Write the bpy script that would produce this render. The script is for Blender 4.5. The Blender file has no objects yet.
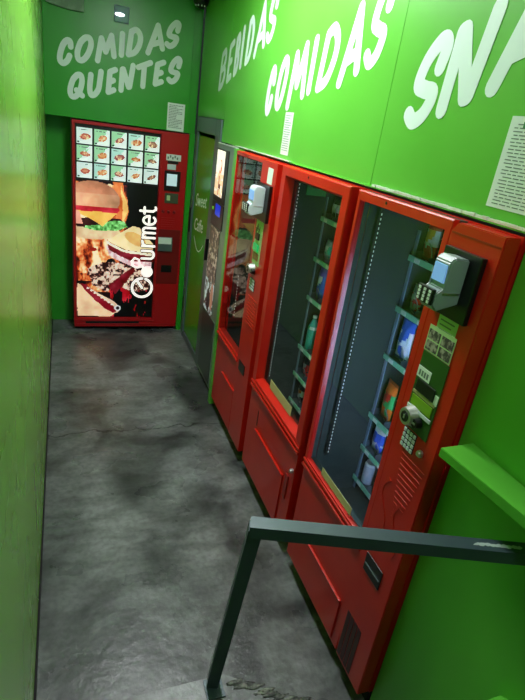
import bpy, bmesh, math, random
import numpy as np
from mathutils import Vector, Matrix
random.seed(7); rng = np.random.RandomState(5)
S = bpy.context.scene
C = S.collection
PI = math.pi

# ------------------------------------------------------------------ colours and materials
def lin(c):
    return tuple(((v/255)/12.92 if v/255 <= .04045 else ((v/255+.055)/1.055)**2.4) for v in c)
def mat(name, rgb, rough=.5, metal=0., emit=None, es=0., spec=.5, noise=None, bump=None, coat=0.):
    m = bpy.data.materials.new(name); m.use_nodes = True
    nt = m.node_tree; b = nt.nodes['Principled BSDF']
    b.inputs['Base Color'].default_value = (*lin(rgb), 1)
    b.inputs['Roughness'].default_value = rough
    b.inputs['Metallic'].default_value = metal
    b.inputs['Specular IOR Level'].default_value = spec
    b.inputs['Coat Weight'].default_value = coat
    if emit:
        b.inputs['Emission Color'].default_value = (*lin(emit), 1)
        b.inputs['Emission Strength'].default_value = es
    if noise:                       # (scale, second rgb, low, high, stretch)
        sc, rgb2, lo, hi, st = noise
        tc = nt.nodes.new('ShaderNodeTexCoord'); mp = nt.nodes.new('ShaderNodeMapping')
        mp.inputs['Scale'].default_value = st
        n = nt.nodes.new('ShaderNodeTexNoise'); n.inputs['Scale'].default_value = sc
        n.inputs['Detail'].default_value = 6
        cr = nt.nodes.new('ShaderNodeValToRGB')
        cr.color_ramp.elements[0].position = lo; cr.color_ramp.elements[0].color = (*lin(rgb), 1)
        cr.color_ramp.elements[1].position = hi; cr.color_ramp.elements[1].color = (*lin(rgb2), 1)
        L = nt.links.new
        L(tc.outputs['Object'], mp.inputs['Vector']); L(mp.outputs['Vector'], n.inputs['Vector'])
        L(n.outputs['Fac'], cr.inputs['Fac']); L(cr.outputs['Color'], b.inputs['Base Color'])
    if bump:
        sc, st = bump
        n2 = nt.nodes.new('ShaderNodeTexNoise'); n2.inputs['Scale'].default_value = sc
        bp = nt.nodes.new('ShaderNodeBump'); bp.inputs['Strength'].default_value = st
        bp.inputs['Distance'].default_value = .01
        tc2 = nt.nodes.new('ShaderNodeTexCoord')
        nt.links.new(tc2.outputs['Object'], n2.inputs['Vector'])
        nt.links.new(n2.outputs['Fac'], bp.inputs['Height']); nt.links.new(bp.outputs['Normal'], b.inputs['Normal'])
    return m

GREEN = (92, 178, 58)
M = {}
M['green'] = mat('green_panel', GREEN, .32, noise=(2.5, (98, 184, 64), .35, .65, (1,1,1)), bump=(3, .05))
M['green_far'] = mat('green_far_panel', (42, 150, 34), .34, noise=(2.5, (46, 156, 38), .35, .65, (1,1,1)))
M['green_dark'] = mat('green_door', (70, 158, 36), .24, noise=(2, (74, 162, 38), .35, .65, (1,1,1)))
M['red'] = mat('red_enamel', (196, 26, 14), .3, noise=(6, (206, 34, 20), .35, .65, (1,1,1)), bump=(40, .03))
M['red_dark'] = mat('red_enamel_deep', (150, 18, 12), .35)
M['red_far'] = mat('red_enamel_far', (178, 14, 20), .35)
M['black'] = mat('black_plastic', (14, 15, 17), .35)
M['blackmatte'] = mat('black_gap', (8, 8, 9), .8)
M['inside'] = mat('machine_lining', (40, 50, 43), .6)
M['grey_metal'] = mat('grey_painted_steel', (92, 108, 110), .35, .3)
M['rail'] = mat('dark_painted_rail', (60, 78, 84), .38, .2, noise=(9, (68, 86, 92), .35, .7, (1,1,1)))
M['steel'] = mat('brushed_steel', (205, 208, 205), .42, 1.)
M['silver'] = mat('silver_tape', (228, 232, 228), .4, .25, bump=(60, .5))
M['white'] = mat('white_vinyl', (226, 240, 240), .45)
M['white_far'] = mat('white_vinyl_far', (222, 236, 228), .45)
M['paper'] = mat('paper', (222, 232, 225), .7)
M['ink'] = mat('printed_ink', (112, 126, 122), .7)
M['greenink'] = mat('green_ink', (60, 140, 80), .7)
M['reader'] = mat('grey_plastic', (140, 158, 155), .4)
M['reader_white'] = mat('pale_plastic', (205, 215, 222), .4)
M['screen'] = mat('lcd_screen', (120, 160, 215), .2, emit=(120, 165, 225), es=.55)
M['bluescreen'] = mat('blue_screen', (20, 40, 180), .2, emit=(25, 50, 190), es=.8)
M['lime'] = mat('lime_label', (182, 208, 152), .6)
M['dkgreen'] = mat('dark_green_panel', (42, 84, 28), .4)
M['grass'] = mat('lime_plate', (120, 165, 25), .4)
M['tan'] = mat('tan_sticker', (188, 178, 130), .6)
M['upright'] = mat('upright_rail', (120, 140, 155), .4)
M['strip'] = mat('price_strip', (130, 200, 165), .4)
M['shelf'] = mat('shelf_metal', (90, 100, 105), .4, .5)
M['cover'] = mat('pale_cover', (142, 165, 138), .6, noise=(14, (120, 142, 118), .4, .6, (1,1,1)))
M['plate_glint'] = mat('painted_glint', (255, 255, 255), .3, emit=(245, 250, 255), es=3)  # glowing white that paints a light's reflection on the far-wall plate
M['ceil'] = mat('ceiling_paint', (170, 185, 170), .7)
M['dots'] = mat('led_dots', (255, 255, 255), .3, emit=(215, 240, 230), es=.3)
M['ledlight2'] = mat('led_strip_lamp_dim', (255, 255, 255), .3, emit=(200, 225, 235), es=40.)
M['ledlight'] = mat('led_strip_lamp', (255, 255, 255), .3, emit=(170, 200, 255), es=210.)

def glass_mat():
    m = bpy.data.materials.new('window_glass'); m.use_nodes = True; nt = m.node_tree; nt.nodes.clear()
    o = nt.nodes.new('ShaderNodeOutputMaterial'); mx = nt.nodes.new('ShaderNodeMixShader')
    t = nt.nodes.new('ShaderNodeBsdfTransparent'); t.inputs[0].default_value = (.9, .94, .92, 1)
    g = nt.nodes.new('ShaderNodeBsdfGlossy'); g.inputs['Roughness'].default_value = .03
    lw = nt.nodes.new('ShaderNodeLayerWeight'); lw.inputs['Blend'].default_value = .5
    pw = nt.nodes.new('ShaderNodeMath'); pw.operation = 'POWER'; pw.inputs[1].default_value = 4.5
    f = nt.nodes.new('ShaderNodeMath'); f.operation = 'MULTIPLY_ADD'; f.inputs[1].default_value = .4; f.inputs[2].default_value = .035
    nt.links.new(lw.outputs['Facing'], pw.inputs[0]); nt.links.new(pw.outputs[0], f.inputs[0])
    L = nt.links.new
    L(f.outputs[0], mx.inputs[0]); L(t.outputs[0], mx.inputs[1]); L(g.outputs[0], mx.inputs[2]); L(mx.outputs[0], o.inputs[0])
    return m
M['glass'] = glass_mat()

def floor_mat():
    m = bpy.data.materials.new('worn_concrete'); m.use_nodes = True; nt = m.node_tree
    b = nt.nodes['Principled BSDF']; N = nt.nodes.new; L = nt.links.new
    tc = N('ShaderNodeTexCoord')
    def noise(sc, det, st=(1,1,1), dist=0):
        mp = N('ShaderNodeMapping'); mp.inputs['Scale'].default_value = st; L(tc.outputs['Object'], mp.inputs[0])
        n = N('ShaderNodeTexNoise'); n.inputs['Scale'].default_value = sc; n.inputs['Detail'].default_value = det
        n.inputs['Distortion'].default_value = dist
        L(mp.outputs[0], n.inputs['Vector']); return n
    def ramp(n, a, ca, c, cc):
        r = N('ShaderNodeValToRGB'); r.color_ramp.elements[0].position = a; r.color_ramp.elements[1].position = c
        r.color_ramp.elements[0].color = (*ca, 1); r.color_ramp.elements[1].color = (*cc, 1); L(n, r.inputs[0]); return r
    def mult(a, c, fac=1.):
        x = N('ShaderNodeMix'); x.data_type = 'RGBA'; x.blend_type = 'MULTIPLY'; x.inputs[0].default_value = fac
        L(a, x.inputs[6]); L(c, x.inputs[7]); return x.outputs[2]
    base = ramp(noise(1.6, 9, (1.3, 1, 1), .6).outputs['Fac'], .38, (.042, .047, .047), .64, (.245, .26, .26))
    mid = ramp(noise(6, 8, (1, 2.2, 1), .3).outputs['Fac'], .36, (.36, .36, .35), .6, (1, 1, 1))
    fine = ramp(noise(38, 6).outputs['Fac'], .33, (.62, .62, .62), .58, (1, 1, 1))
    col = mult(mult(base.outputs[0], mid.outputs[0], .62), fine.outputs[0], .7)
    # a crack across the floor
    sp = N('ShaderNodeSeparateXYZ'); L(tc.outputs['Object'], sp.inputs[0])
    nz = noise(5, 8)
    def math_(op, a, bb):
        x = N('ShaderNodeMath'); x.operation = op
        for i, v in enumerate((a, bb)):
            if v is None: continue
            if isinstance(v, (int, float)): x.inputs[i].default_value = v
            else: L(v, x.inputs[i])
        return x.outputs[0]
    off = math_('MULTIPLY', math_('SUBTRACT', nz.outputs['Fac'], .5), .28)
    d = math_('ABSOLUTE', math_('ADD', math_('SUBTRACT', sp.outputs['Y'], 3.04), off), None)
    cr = ramp(d, .003, (.12, .12, .12), .009, (1, 1, 1))
    col = mult(col, cr.outputs[0])
    L(col, b.inputs['Base Color'])
    ro = ramp(noise(3, 6).outputs['Fac'], .35, (.22, .22, .22), .65, (.45, .45, .45)); L(ro.outputs[0], b.inputs['Roughness'])
    bp = N('ShaderNodeBump'); bp.inputs['Strength'].default_value = .25; bp.inputs['Distance'].default_value = .01
    L(noise(22, 8).outputs['Fac'], bp.inputs['Height']); L(bp.outputs[0], b.inputs['Normal'])
    return m
M['floor'] = floor_mat()

def left_wall_mat():
    m = bpy.data.materials.new('scuffed_green_panel'); m.use_nodes = True; nt = m.node_tree
    b = nt.nodes['Principled BSDF']; N = nt.nodes.new; L = nt.links.new
    b.inputs['Specular IOR Level'].default_value = .35
    tc = N('ShaderNodeTexCoord'); mp = N('ShaderNodeMapping'); mp.inputs['Scale'].default_value = (1, 3.2, .55)
    L(tc.outputs['Object'], mp.inputs[0])
    n = N('ShaderNodeTexNoise'); n.inputs['Scale'].default_value = 7; n.inputs['Detail'].default_value = 4; n.inputs['Distortion'].default_value = 1.3
    L(mp.outputs[0], n.inputs['Vector'])
    s = N('ShaderNodeMath'); s.operation = 'SUBTRACT'; s.inputs[1].default_value = .56; L(n.outputs['Fac'], s.inputs[0])
    a = N('ShaderNodeMath'); a.operation = 'ABSOLUTE'; L(s.outputs[0], a.inputs[0])
    r = N('ShaderNodeValToRGB'); r.color_ramp.elements[0].position = .0025; r.color_ramp.elements[1].position = .009
    r.color_ramp.elements[0].color = (*lin((72, 116, 44)), 1); r.color_ramp.elements[1].color = (*lin((124, 184, 66)), 1)
    L(a.outputs[0], r.inputs[0])
    # break the scribbles up with a broad mask
    n2 = N('ShaderNodeTexNoise'); n2.inputs['Scale'].default_value = 2.2; L(tc.outputs['Object'], n2.inputs['Vector'])
    k = N('ShaderNodeValToRGB'); k.color_ramp.elements[0].position = .46; k.color_ramp.elements[1].position = .56
    L(n2.outputs['Fac'], k.inputs[0])
    x = N('ShaderNodeMix'); x.data_type = 'RGBA'; x.inputs[6].default_value = (*lin((124, 184, 66)), 1)
    L(k.outputs[0], x.inputs[0]); L(r.outputs[0], x.inputs[7]); L(x.outputs[2], b.inputs['Base Color'])
    rr = N('ShaderNodeValToRGB'); rr.color_ramp.elements[0].color = (.2, .2, .2, 1); rr.color_ramp.elements[1].color = (.34, .34, .34, 1)
    L(n2.outputs['Fac'], rr.inputs[0]); L(rr.outputs[0], b.inputs['Roughness'])
    return m
M['left'] = left_wall_mat()

def print_mat(name, strength, rough=.4, es_mix=1.):
    """a printed picture: colour attribute, backlit when strength > 0"""
    m = bpy.data.materials.new(name); m.use_nodes = True; nt = m.node_tree
    b = nt.nodes['Principled BSDF']; a = nt.nodes.new('ShaderNodeAttribute'); a.attribute_name = 'print'
    b.inputs['Roughness'].default_value = rough
    nt.links.new(a.outputs['Color'], b.inputs['Base Color'])
    if strength:
        nt.links.new(a.outputs['Color'], b.inputs['Emission Color']); b.inputs['Emission Strength'].default_value = strength
    return m
M['print_lit'] = print_mat('backlit_picture', .62)
M['print_card'] = print_mat('backlit_cards', .55)
M['print_dim'] = print_mat('unlit_picture', 0.0)
M['print_beans'] = print_mat('bean_print', .35)
M['print_m4'] = print_mat('coffee_picture', 1.0)
M['bag'] = print_mat('snack_wrapper', 0.0, .28)

# ------------------------------------------------------------------ geometry helpers
def bm_new(): return bmesh.new()
def box(bm, x0, x1, y0, y1, z0, z1, bev=0.):
    r = bmesh.ops.create_cube(bm, size=1)
    vs = r['verts']
    for v in vs:
        v.co = Vector(((x0+x1)/2+v.co.x*(x1-x0), (y0+y1)/2+v.co.y*(y1-y0), (z0+z1)/2+v.co.z*(z1-z0)))
    if bev > 0:
        es = set(e for v in vs for e in v.link_edges)
        bmesh.ops.bevel(bm, geom=list(es), offset=bev, segments=2, affect='EDGES', profile=.6)
    return bm
def bx(*a, bev=0.): return box(bm_new(), *a, bev=bev)
def cyl(bm, p, d, r1, r2, depth, seg=20):
    """cone or cylinder from p along direction d"""
    r = bmesh.ops.create_cone(bm, cap_ends=True, segments=seg, radius1=r1, radius2=r2, depth=depth)
    q = Vector((0, 0, 1)).rotation_difference(Vector(d).normalized()).to_matrix().to_4x4()
    T = Matrix.Translation(Vector(p)+Vector(d).normalized()*depth/2) @ q
    bmesh.ops.transform(bm, matrix=T, verts=r['verts']); return bm
def prism(bm, pts, n, h):
    """extrude a 3D polygon by vector n*h"""
    n = Vector(n)
    a = [bm.verts.new(Vector(p)) for p in pts]; b = [bm.verts.new(Vector(p)+n*h) for p in pts]
    k = len(pts)
    bm.faces.new(a); bm.faces.new(b[::-1])
    for i in range(k): bm.faces.new((a[i], b[i], b[(i+1) % k], a[(i+1) % k]))
    return bm
def bar(bm, p, q, w, h, up=(0,0,1)):
    """rectangular bar from p to q"""
    p, q = Vector(p), Vector(q); d = (q-p).normalized(); s = d.cross(Vector(up)).normalized(); u = s.cross(d)
    pts = [p+s*w/2+u*h/2, p-s*w/2+u*h/2, p-s*w/2-u*h/2, p+s*w/2-u*h/2]
    return prism(bm, pts, d, (q-p).length)
def thing(name, label, cat, loc, group=None):
    o = bpy.data.objects.new(name, None); C.objects.link(o); o.location = loc; o.empty_display_size = .1
    o['label'] = label; o['category'] = cat
    if group: o['group'] = group
    return o
def root_loc(o):
    while o is not None and o.parent is not None: o = o.parent
    return Vector(o.location) if o is not None else Vector()
def obj(name, bm, m, parent=None, smooth=False, origin=None):
    bmesh.ops.recalc_face_normals(bm, faces=bm.faces)
    off = root_loc(parent) if parent else Vector(origin or (0, 0, 0))
    bmesh.ops.translate(bm, verts=bm.verts, vec=-off)
    me = bpy.data.meshes.new(name); bm.to_mesh(me); bm.free()
    me.materials.append(m)
    if smooth:
        for p in me.polygons: p.use_smooth = True
    o = bpy.data.objects.new(name, me); C.objects.link(o)
    if parent: o.parent = parent
    elif origin: o.location = origin
    return o
def each(name, bm, m, parent, smooth=False):
    """one object for every loose piece of the mesh"""
    bm.verts.ensure_lookup_table(); seen = set(); isl = []
    for v in bm.verts:
        if v in seen: continue
        st_ = [v]; seen.add(v); comp = []
        while st_:
            q = st_.pop(); comp.append(q)
            for e in q.link_edges:
                w_ = e.other_vert(q)
                if w_ not in seen: seen.add(w_); st_.append(w_)
        isl.append(comp)
    for comp in isl:
        b = bmesh.new(); mp = {v: b.verts.new(v.co) for v in comp}
        for f in set(f for v in comp for f in v.link_faces): b.faces.new([mp[v] for v in f.verts])
        obj(name, b, m, parent, smooth)
    bm.free()
def tag(o, label, cat, group=None):
    o['label'] = label; o['category'] = cat
    if group: o['group'] = group
    return o
def struct(name, bm, m, label=None):
    o = obj(name, bm, m); o['kind'] = 'structure'
    if label: o['label'] = label
    return o

# ------------------------------------------------------------------ lettering made of pen strokes
def arc(pts, n=7):
    """smooth a polyline (Catmull-Rom)"""
    P = [pts[0]]+list(pts)+[pts[-1]]; out = []
    for i in range(1, len(P)-2):
        for k in range(n):
            t = k/n; p0, p1, p2, p3 = (np.array(P[j], float) for j in (i-1, i, i+1, i+2))
            out.append(tuple(.5*((2*p1)+(p2-p0)*t+(2*p0-5*p1+4*p2-p3)*t*t+(3*p1-p0-3*p2+p3)*t**3)))
    out.append(tuple(pts[-1])); return out
GLY = {
 'C': [arc([(.9,.66),(.86,.9),(.62,1.0),(.3,.86),(.06,.5),(.04,.18),(.28,0),(.6,.06),(.8,.26)])],
 'O': [arc([(.55,1),(.25,.85),(.03,.45),(.1,.1),(.4,0),(.75,.2),(.97,.6),(.88,.92),(.55,1),(.25,.85)])],
 'M': [[(0,0),(.22,1),(.48,.32),(.82,1),(.98,0)]],
 'I': [[(.35,0),(.62,1)]],
 'D': [[(.05,.02),(.25,.97)], arc([(.25,.97),(.62,.98),(.93,.68),(.88,.32),(.55,.04),(.05,.02)])],
 'A': [[(0,0),(.62,1),(.98,0)], [(.2,.3),(.85,.3)]],
 'S': [arc([(.84,.62),(.93,.88),(.7,1),(.3,.84),(.14,.56),(.42,.42),(.8,.28),(.62,.05),(.26,0),(.0,.15)])],
 'Q': [arc([(.55,1),(.25,.85),(.03,.45),(.1,.12),(.4,.02),(.72,.2),(.9,.6),(.84,.92),(.55,1),(.25,.85)]), [(.5,.3),(.92,-.04)]],
 'U': [arc([(.12,1),(.03,.4),(.12,.06),(.42,0),(.75,.2),(.88,.6),(.97,1)])],
 'E': [[(.92,.97),(.22,.97),(.03,.03),(.75,.03)], [(.12,.5),(.68,.5)]],
 'N': [[(0,0),(.08,.97),(.16,.97),(.62,.03),(.7,.03),(.95,1)]],
 'T': [[(0,.96),(1,1)], [(.5,.98),(.42,0)]],
 'B': [[(.02,.02),(.2,.97)], arc([(.2,.97),(.72,.98),(.85,.74),(.6,.55),(.12,.52)]), arc([(.12,.52),(.68,.5),(.85,.26),(.58,.04),(.02,.02)])],
 'K': [[(0,0),(.2,1)], [(.95,1),(.12,.42),(.9,0)]],
}
seg_n = [0]
def letter(bm, ch, P, r, th, n):
    """P(u, v) -> point in the plane; n plane normal. capsules for the strokes, all one sheet of vinyl"""
    n = Vector(n)
    for st in GLY[ch]:
        pts = [Vector(P(*p)) for p in st]
        for i in range(len(pts)-1):
            a, b = pts[i], pts[i+1]
            if (b-a).length < 1e-5: continue
            d = (b-a).normalized(); s = d.cross(n).normalized()
            ring = []
            for k in range(7): t = PI*k/6; ring.append(b+s*r*math.cos(t)+d*r*math.sin(t))
            for k in range(7): t = PI*k/6; ring.append(a-s*r*math.cos(t)-d*r*math.sin(t))
            prism(bm, ring, n, th+seg_n[0]*6e-6); seg_n[0] = (seg_n[0]+1) % 60
def word(name, label, spec, plane, r, m):
    """spec: (char, u0, u1, zbase, ztop); plane 'right' (u = y, decreasing) or 'far' (u = x)"""
    cy = spec[len(spec)//2]
    loc = (.06, cy[1], cy[3]) if plane == 'right' else (cy[1], 4.77, cy[3])
    t = thing(name, label, 'wall lettering', loc)
    for i, (ch, a, b, z0, z1) in enumerate(spec):
        z0 += r; z1 -= r; sg = 1 if b > a else -1; a2 = a+sg*r; b2 = b-sg*r
        slope = .24 if plane == 'right' else .3
        bm = bm_new(); th = .0005+.0004*(i % 2)
        def P(u, v):
            w = a2+(b2-a2)*u
            dz = slope*abs(b-a)*(u-.5)
            if plane == 'right': return (.0595, w, z0+(z1-z0)*v+dz)
            return (w, 4.7695, z0+(z1-z0)*v+dz)
        letter(bm, ch, P, r, th, (-1,0,0) if plane == 'right' else (0,-1,0))
        obj('letter', bm, m, t)
    return t

def text_mesh(body, size, m, parent, name, origin, xdir, updir, shear=0., offset=0., th=.0006, align='LEFT', sx=1.):
    cu = bpy.data.curves.new(name, 'FONT'); cu.body = body; cu.size = size; cu.shear = shear; cu.offset = offset
    cu.extrude = th; cu.align_x = align; cu.resolution_u = 3
    tmp = bpy.data.objects.new('tmp', cu); C.objects.link(tmp)
    dg = bpy.context.evaluated_depsgraph_get(); me = bpy.data.meshes.new_from_object(tmp.evaluated_get(dg))
    C.objects.unlink(tmp); bpy.data.objects.remove(tmp)
    X = Vector(xdir).normalized(); U = Vector(updir).normalized(); Z = X.cross(U)
    off = root_loc(parent)
    for v in me.vertices:
        c = v.co.copy(); v.co = Vector(origin)+X*c.x*sx+U*c.y+Z*c.z-off
    me.materials.clear(); me.materials.append(m); me.name = name
    o = bpy.data.objects.new(name, me); C.objects.link(o); o.parent = parent
    return o

# ------------------------------------------------------------------ painted prints (grid of coloured vertices)
def vnoise(U, V, f, seed=0, octs=4):
    out = np.zeros_like(U); amp = 1; tot = 0
    for o in range(octs):
        rs = np.random.RandomState(seed*31+o); G = rs.rand(64, 64)
        x = U*f; y = V*f; xi = np.floor(x).astype(int); yi = np.floor(y).astype(int); fx = x-xi; fy = y-yi
        fx = fx*fx*(3-2*fx); fy = fy*fy*(3-2*fy); g = lambda a, b: G[a % 64, b % 64]
        out += amp*((g(xi,yi)*(1-fx)+g(xi+1,yi)*fx)*(1-fy)+(g(xi,yi+1)*(1-fx)+g(xi+1,yi+1)*fx)*fy)
        tot += amp; amp *= .5; f *= 2
    return out/tot
def inpoly(U, V, pts):
    r = np.zeros(U.shape, bool); n = len(pts)
    for i in range(n):
        x1, y1 = pts[i]; x2, y2 = pts[(i+1) % n]
        if y1 == y2: continue
        c = ((y1 > V) != (y2 > V)) & (U < (x2-x1)*(V-y1)/(y2-y1)+x1); r ^= c
    return r
def ell(U, V, cx, cy, rx, ry, rot=0):
    c, s = math.cos(rot), math.sin(rot); a = (U-cx)*c+(V-cy)*s; b = -(U-cx)*s+(V-cy)*c
    return (a/rx)**2+(b/ry)**2
def burger_art(nx, nz, flip=False):
    """U right, V down, both 0..1 (the panel is 0.6 as wide as high)"""
    U, V = np.meshgrid((np.arange(nx)+.5)/nx, (np.arange(nz)+.5)/nz)
    A = .6                                   # width / height
    W = vnoise(U*A, V, 14, 1); W2 = vnoise(U*A, V, 60, 2, 2); W3 = vnoise(U*A, V, 5, 3)
    u = U+(W-.5)*.05; v = V+(W3-.5)*.02
    img = np.zeros((nz, nx, 3)); img[:] = (12, 8, 9)
    def put(mask, col, var=0, nn=None):
        c = np.array(col, float)[None]; k = (nn if nn is not None else W)[mask][:, None]
        img[mask] = np.clip(c+(k-.5)*var*2, 0, 255)
    img[U < .62] = (40, 14, 10)
    # flames
    fl = (u < .62) & (v > .02) & (v < .8)
    heat = vnoise(U*A*2.2+W*.05, V*.8, 9, 5)+.12*(1-np.abs(U-.22)*2)-.2*(V > .72)
    hs = np.clip(heat+.25*(W2-.5)+.10*((V > .36) & (V < .66) & (U < .46)), 0, 1); rmp = [.30, .44, .54, .64, .76]
    fc = np.stack([np.interp(hs, rmp, q) for q in ([24, 120, 212, 240, 254], [8, 40, 104, 170, 226], [8, 22, 58, 112, 190])], -1)
    img = np.where(fl[..., None], fc, img)
    put(inpoly(u, v, [(.44, 0), (.56, 0), (.6, .1), (.64, .2), (.58, .33), (.46, .4), (.5, .2)]), (214, 116, 62), 80)
    put(inpoly(u, v, [(.54, .02), (.6, .1), (.63, .2), (.57, .3), (.56, .15)]), (240, 190, 120), 40)
    put((ell(u, v, .2, .48, .05, .015) < 1), (160, 40, 30), 30)
    put((ell(u, v, .44, .58, .07, .035) < 1), (16, 10, 12))
    # lower right: dark with red embers
    low = (V > .76) & (U > .42); put(low, (14, 8, 10))
    put(low & (vnoise(U*A*2, V*.6, 16, 8) > .62), (170, 22, 40), 90)
    # granular meat
    mt = inpoly(u, v, [(.14, .63), (.3, .58), (.5, .57), (.78, .62), (.96, .66), (.95, .78), (.7, .8), (.5, .74), (.4, .8), (.2, .75)])
    put(mt, (120, 74, 62), 60); put(mt & (W2 > .5), (205, 176, 160), 70, W2); put(mt & (W2 < .4), (50, 18, 22), 20)
    put(inpoly(u, v, [(.4, .75), (.72, .6), (.75, .63), (.5, .82)]), (120, 20, 36), 60)
    # burger
    put(inpoly(u, v, [(.03, .29), (.5, .31), (.56, .36), (.4, .39), (.03, .37)]), (226, 196, 160), 40)
    put(ell(u, v, .2, .355, .32, .05) < 1, (222, 190, 155), 40)
    put(inpoly(u, v, [(0, .26), (.55, .25), (.62, .29), (.55, .33), (.4, .335), (.2, .33), (0, .32)]), (60, 24, 22), 30)
    put(inpoly(u, v, [(.12, .31), (.3, .3), (.42, .27), (.6, .26), (.64, .3), (.5, .335), (.3, .345), (.1, .33)]), (120, 186, 110), 90, W2)
    put(inpoly(U, v, [(0, .205), (.52, .205), (.46, .235), (.32, .31), (.2, .27), (0, .225)]), (240, 186, 98), 25)
    put(inpoly(U, v, [(0, .165), (.05, .16), (.5, .165), (.53, .19), (.5, .215), (.3, .21), (.1, .215), (0, .21)]), (196, 44, 62), 40)
    put(inpoly(U, v, [(0, .21), (0, .3), (.08, .3), (.04, .22)]), (238, 170, 150), 20)
    bun = (ell(U, V, .2, .125, .33, .12) < 1) & (V < .175)
    put(bun, (236, 176, 142), 35); put(bun & (V < .09), (228, 156, 124), 35); sh = np.clip((np.sqrt(ell(U, V, .17, .14, .36, .16))), 0, 1)[..., None]; img = np.where(bun[..., None], img*(1.06-.28*sh), img)
    # sandwich
    put(inpoly(u, v, [(.36, .44), (.6, .52), (.95, .55), (.95, .6), (.7, .6), (.4, .52)]), (224, 190, 196), 60, W2)
    put(inpoly(u, v, [(.38, .4), (.6, .47), (.97, .5), (.98, .56), (.7, .56), (.4, .48)]), (120, 22, 38), 60)
    put(inpoly(u, v, [(.38, .41), (.6, .47), (.96, .5), (.96, .515), (.6, .49), (.38, .43)]), (235, 225, 205), 20)
    put(inpoly(U, v, [(.38, .41), (.7, .29), (.78, .3), (.97, .42), (.98, .5), (.62, .47)]), (240, 214, 170), 30)
    put(ell(U, V, .74, .39, .14, .045, .2) < 1, (226, 180, 116), 30)
    # hot dog
    put(inpoly(u, v, [(0, .74), (.1, .76), (.46, .9), (.52, .96), (.44, 1), (0, 1)]), (244, 208, 172), 35)
    put(inpoly(u, v, [(.02, .74), (.12, .745), (.5, .9), (.54, .95), (.48, .97), (.36, .94)]), (140, 24, 44), 50)
    put(inpoly(u, v, [(.14, .76), (.46, .87), (.58, .93), (.52, .97), (.48, .92), (.2, .79)]), (230, 200, 176), 30)
    for k in range(8): put(ell(U, V, .14+k*.045, .775+k*.018, .018, .007) < 1, (255, 226, 214))
    put(ell(U, V, .53, .93, .045, .022) < 1, (205, 205, 208)); put(ell(U, V, .53, .93, .025, .012) < 1, (40, 20, 30))
    img = np.clip((img-128)*1.12+120, 0, 255)
    if flip: img = img[:, ::-1]
    return img
def card_art(nx, nz, seed, tint):
    U, V = np.meshgrid((np.arange(nx)+.5)/nx, (np.arange(nz)+.5)/nz); rs = np.random.RandomState(seed)
    W = vnoise(U, V, 8, seed); img = np.zeros((nz, nx, 3)); img[:] = (226, 240, 238)
    g = (U*.6+V*.5+(W-.5)*.3) < .55; img[g] = tint
    img[(U+V) > 1.25] = (232, 242, 240)
    a = rs.uniform(-.5, .2); food = ell(U+(W-.5)*.1, V, .55, .55, rs.uniform(.28, .36), rs.uniform(.12, .22), a)
    c1 = [(176, 72, 60), (196, 110, 60), (150, 70, 70), (180, 90, 40), (120, 70, 60)][seed % 5]
    img[food < 1] = c1; img[food < .35] = np.array(c1)*.6+np.array((240, 210, 150))*.4
    img[(food < 1) & (W > .6)] = (235, 200, 160)
    img[(V > .08) & (V < .16) & (U > .15) & (U < .75) & (W > .42)] = (70, 90, 80)
    img[(V > .84) & (V < .93) & (U > .06) & (U < .2)] = (20, 50, 40)
    return img
def coffee_art(nx, nz):
    U, V = np.meshgrid((np.arange(nx)+.5)/nx, (np.arange(nz)+.5)/nz); W = vnoise(U, V*3, 6, 9)
    img = np.zeros((nz, nx, 3)); img[:] = (236, 226, 214)
    img[(V > .5)] = (226, 184, 150); img[ell(U+(W-.5)*.1, V, .55, .35, .2, .16) < 1] = (206, 128, 96)
    img[ell(U, V, .5, .3, .12, .08) < 1] = (244, 232, 220); img[(np.abs(U-.5) < .06) & (V > .55)] = (120, 60, 40)
    img[ell(U, V, .6, .78, .15, .06) < 1] = (90, 40, 28); img[W > .68] = (250, 246, 240)
    return img
def beans_art(nx, nz):
    U, V = np.meshgrid((np.arange(nx)+.5)/nx, (np.arange(nz)+.5)/nz); W = vnoise(U, V*3, 10, 12)
    img = np.zeros((nz, nx, 3)); img[:] = (70, 52, 44); img[W > .5] = (122, 94, 78); img[W > .6] = (190, 170, 156)
    img[(V > .62) & (W > .45)] = (196, 206, 214); img[(V > .55) & (ell(U, V, .45, .85, .2, .13) < 1)] = (16, 14, 18)
    img[(ell(U, V, .8, .78, .16, .16) < 1)] = (190, 128, 110)
    return img
def picture(name, img, P00, du, dv, m, parent, thick, nrm):
    """flat printed panel: P00 top left corner, du and dv the full edge vectors, with real thickness"""
    nz, nx = img.shape[:2]; P00, du, dv, nrm = map(Vector, (P00, du, dv, nrm)); off = root_loc(parent)
    V = []; F = []
    for j in range(nz+1):
        for i in range(nx+1): V.append(P00+du*(i/nx)+dv*(j/nz)-off)
    for j in range(nz):
        for i in range(nx):
            a = j*(nx+1)+i; F.append((a, a+nx+1, a+nx+2, a+1))
    nb = len(V); cor = [0, nz*(nx+1), nz*(nx+1)+nx, nx]
    for c in cor: V.append(V[c]-nrm*thick)
    F.append((nb+3, nb+2, nb+1, nb))
    for k in range(4): F.append((cor[k], nb+k, nb+(k+1) % 4, cor[(k+1) % 4]))
    me = bpy.data.meshes.new(name); me.from_pydata([tuple(v) for v in V], [], F); me.materials.append(m)
    at = me.attributes.new('print', 'FLOAT_COLOR', 'FACE')
    c = img.reshape(-1, 3)/255.; c = np.where(c <= .04045, c/12.92, ((c+.055)/1.055)**2.4)
    full = np.ones((len(F), 4)); full[:nx*nz, :3] = c; full[nx*nz:, :3] = .03
    at.data.foreach_set('color', full.ravel().astype(np.float32))
    o = bpy.data.objects.new(name, me); C.objects.link(o); o.parent = parent
    return o

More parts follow.
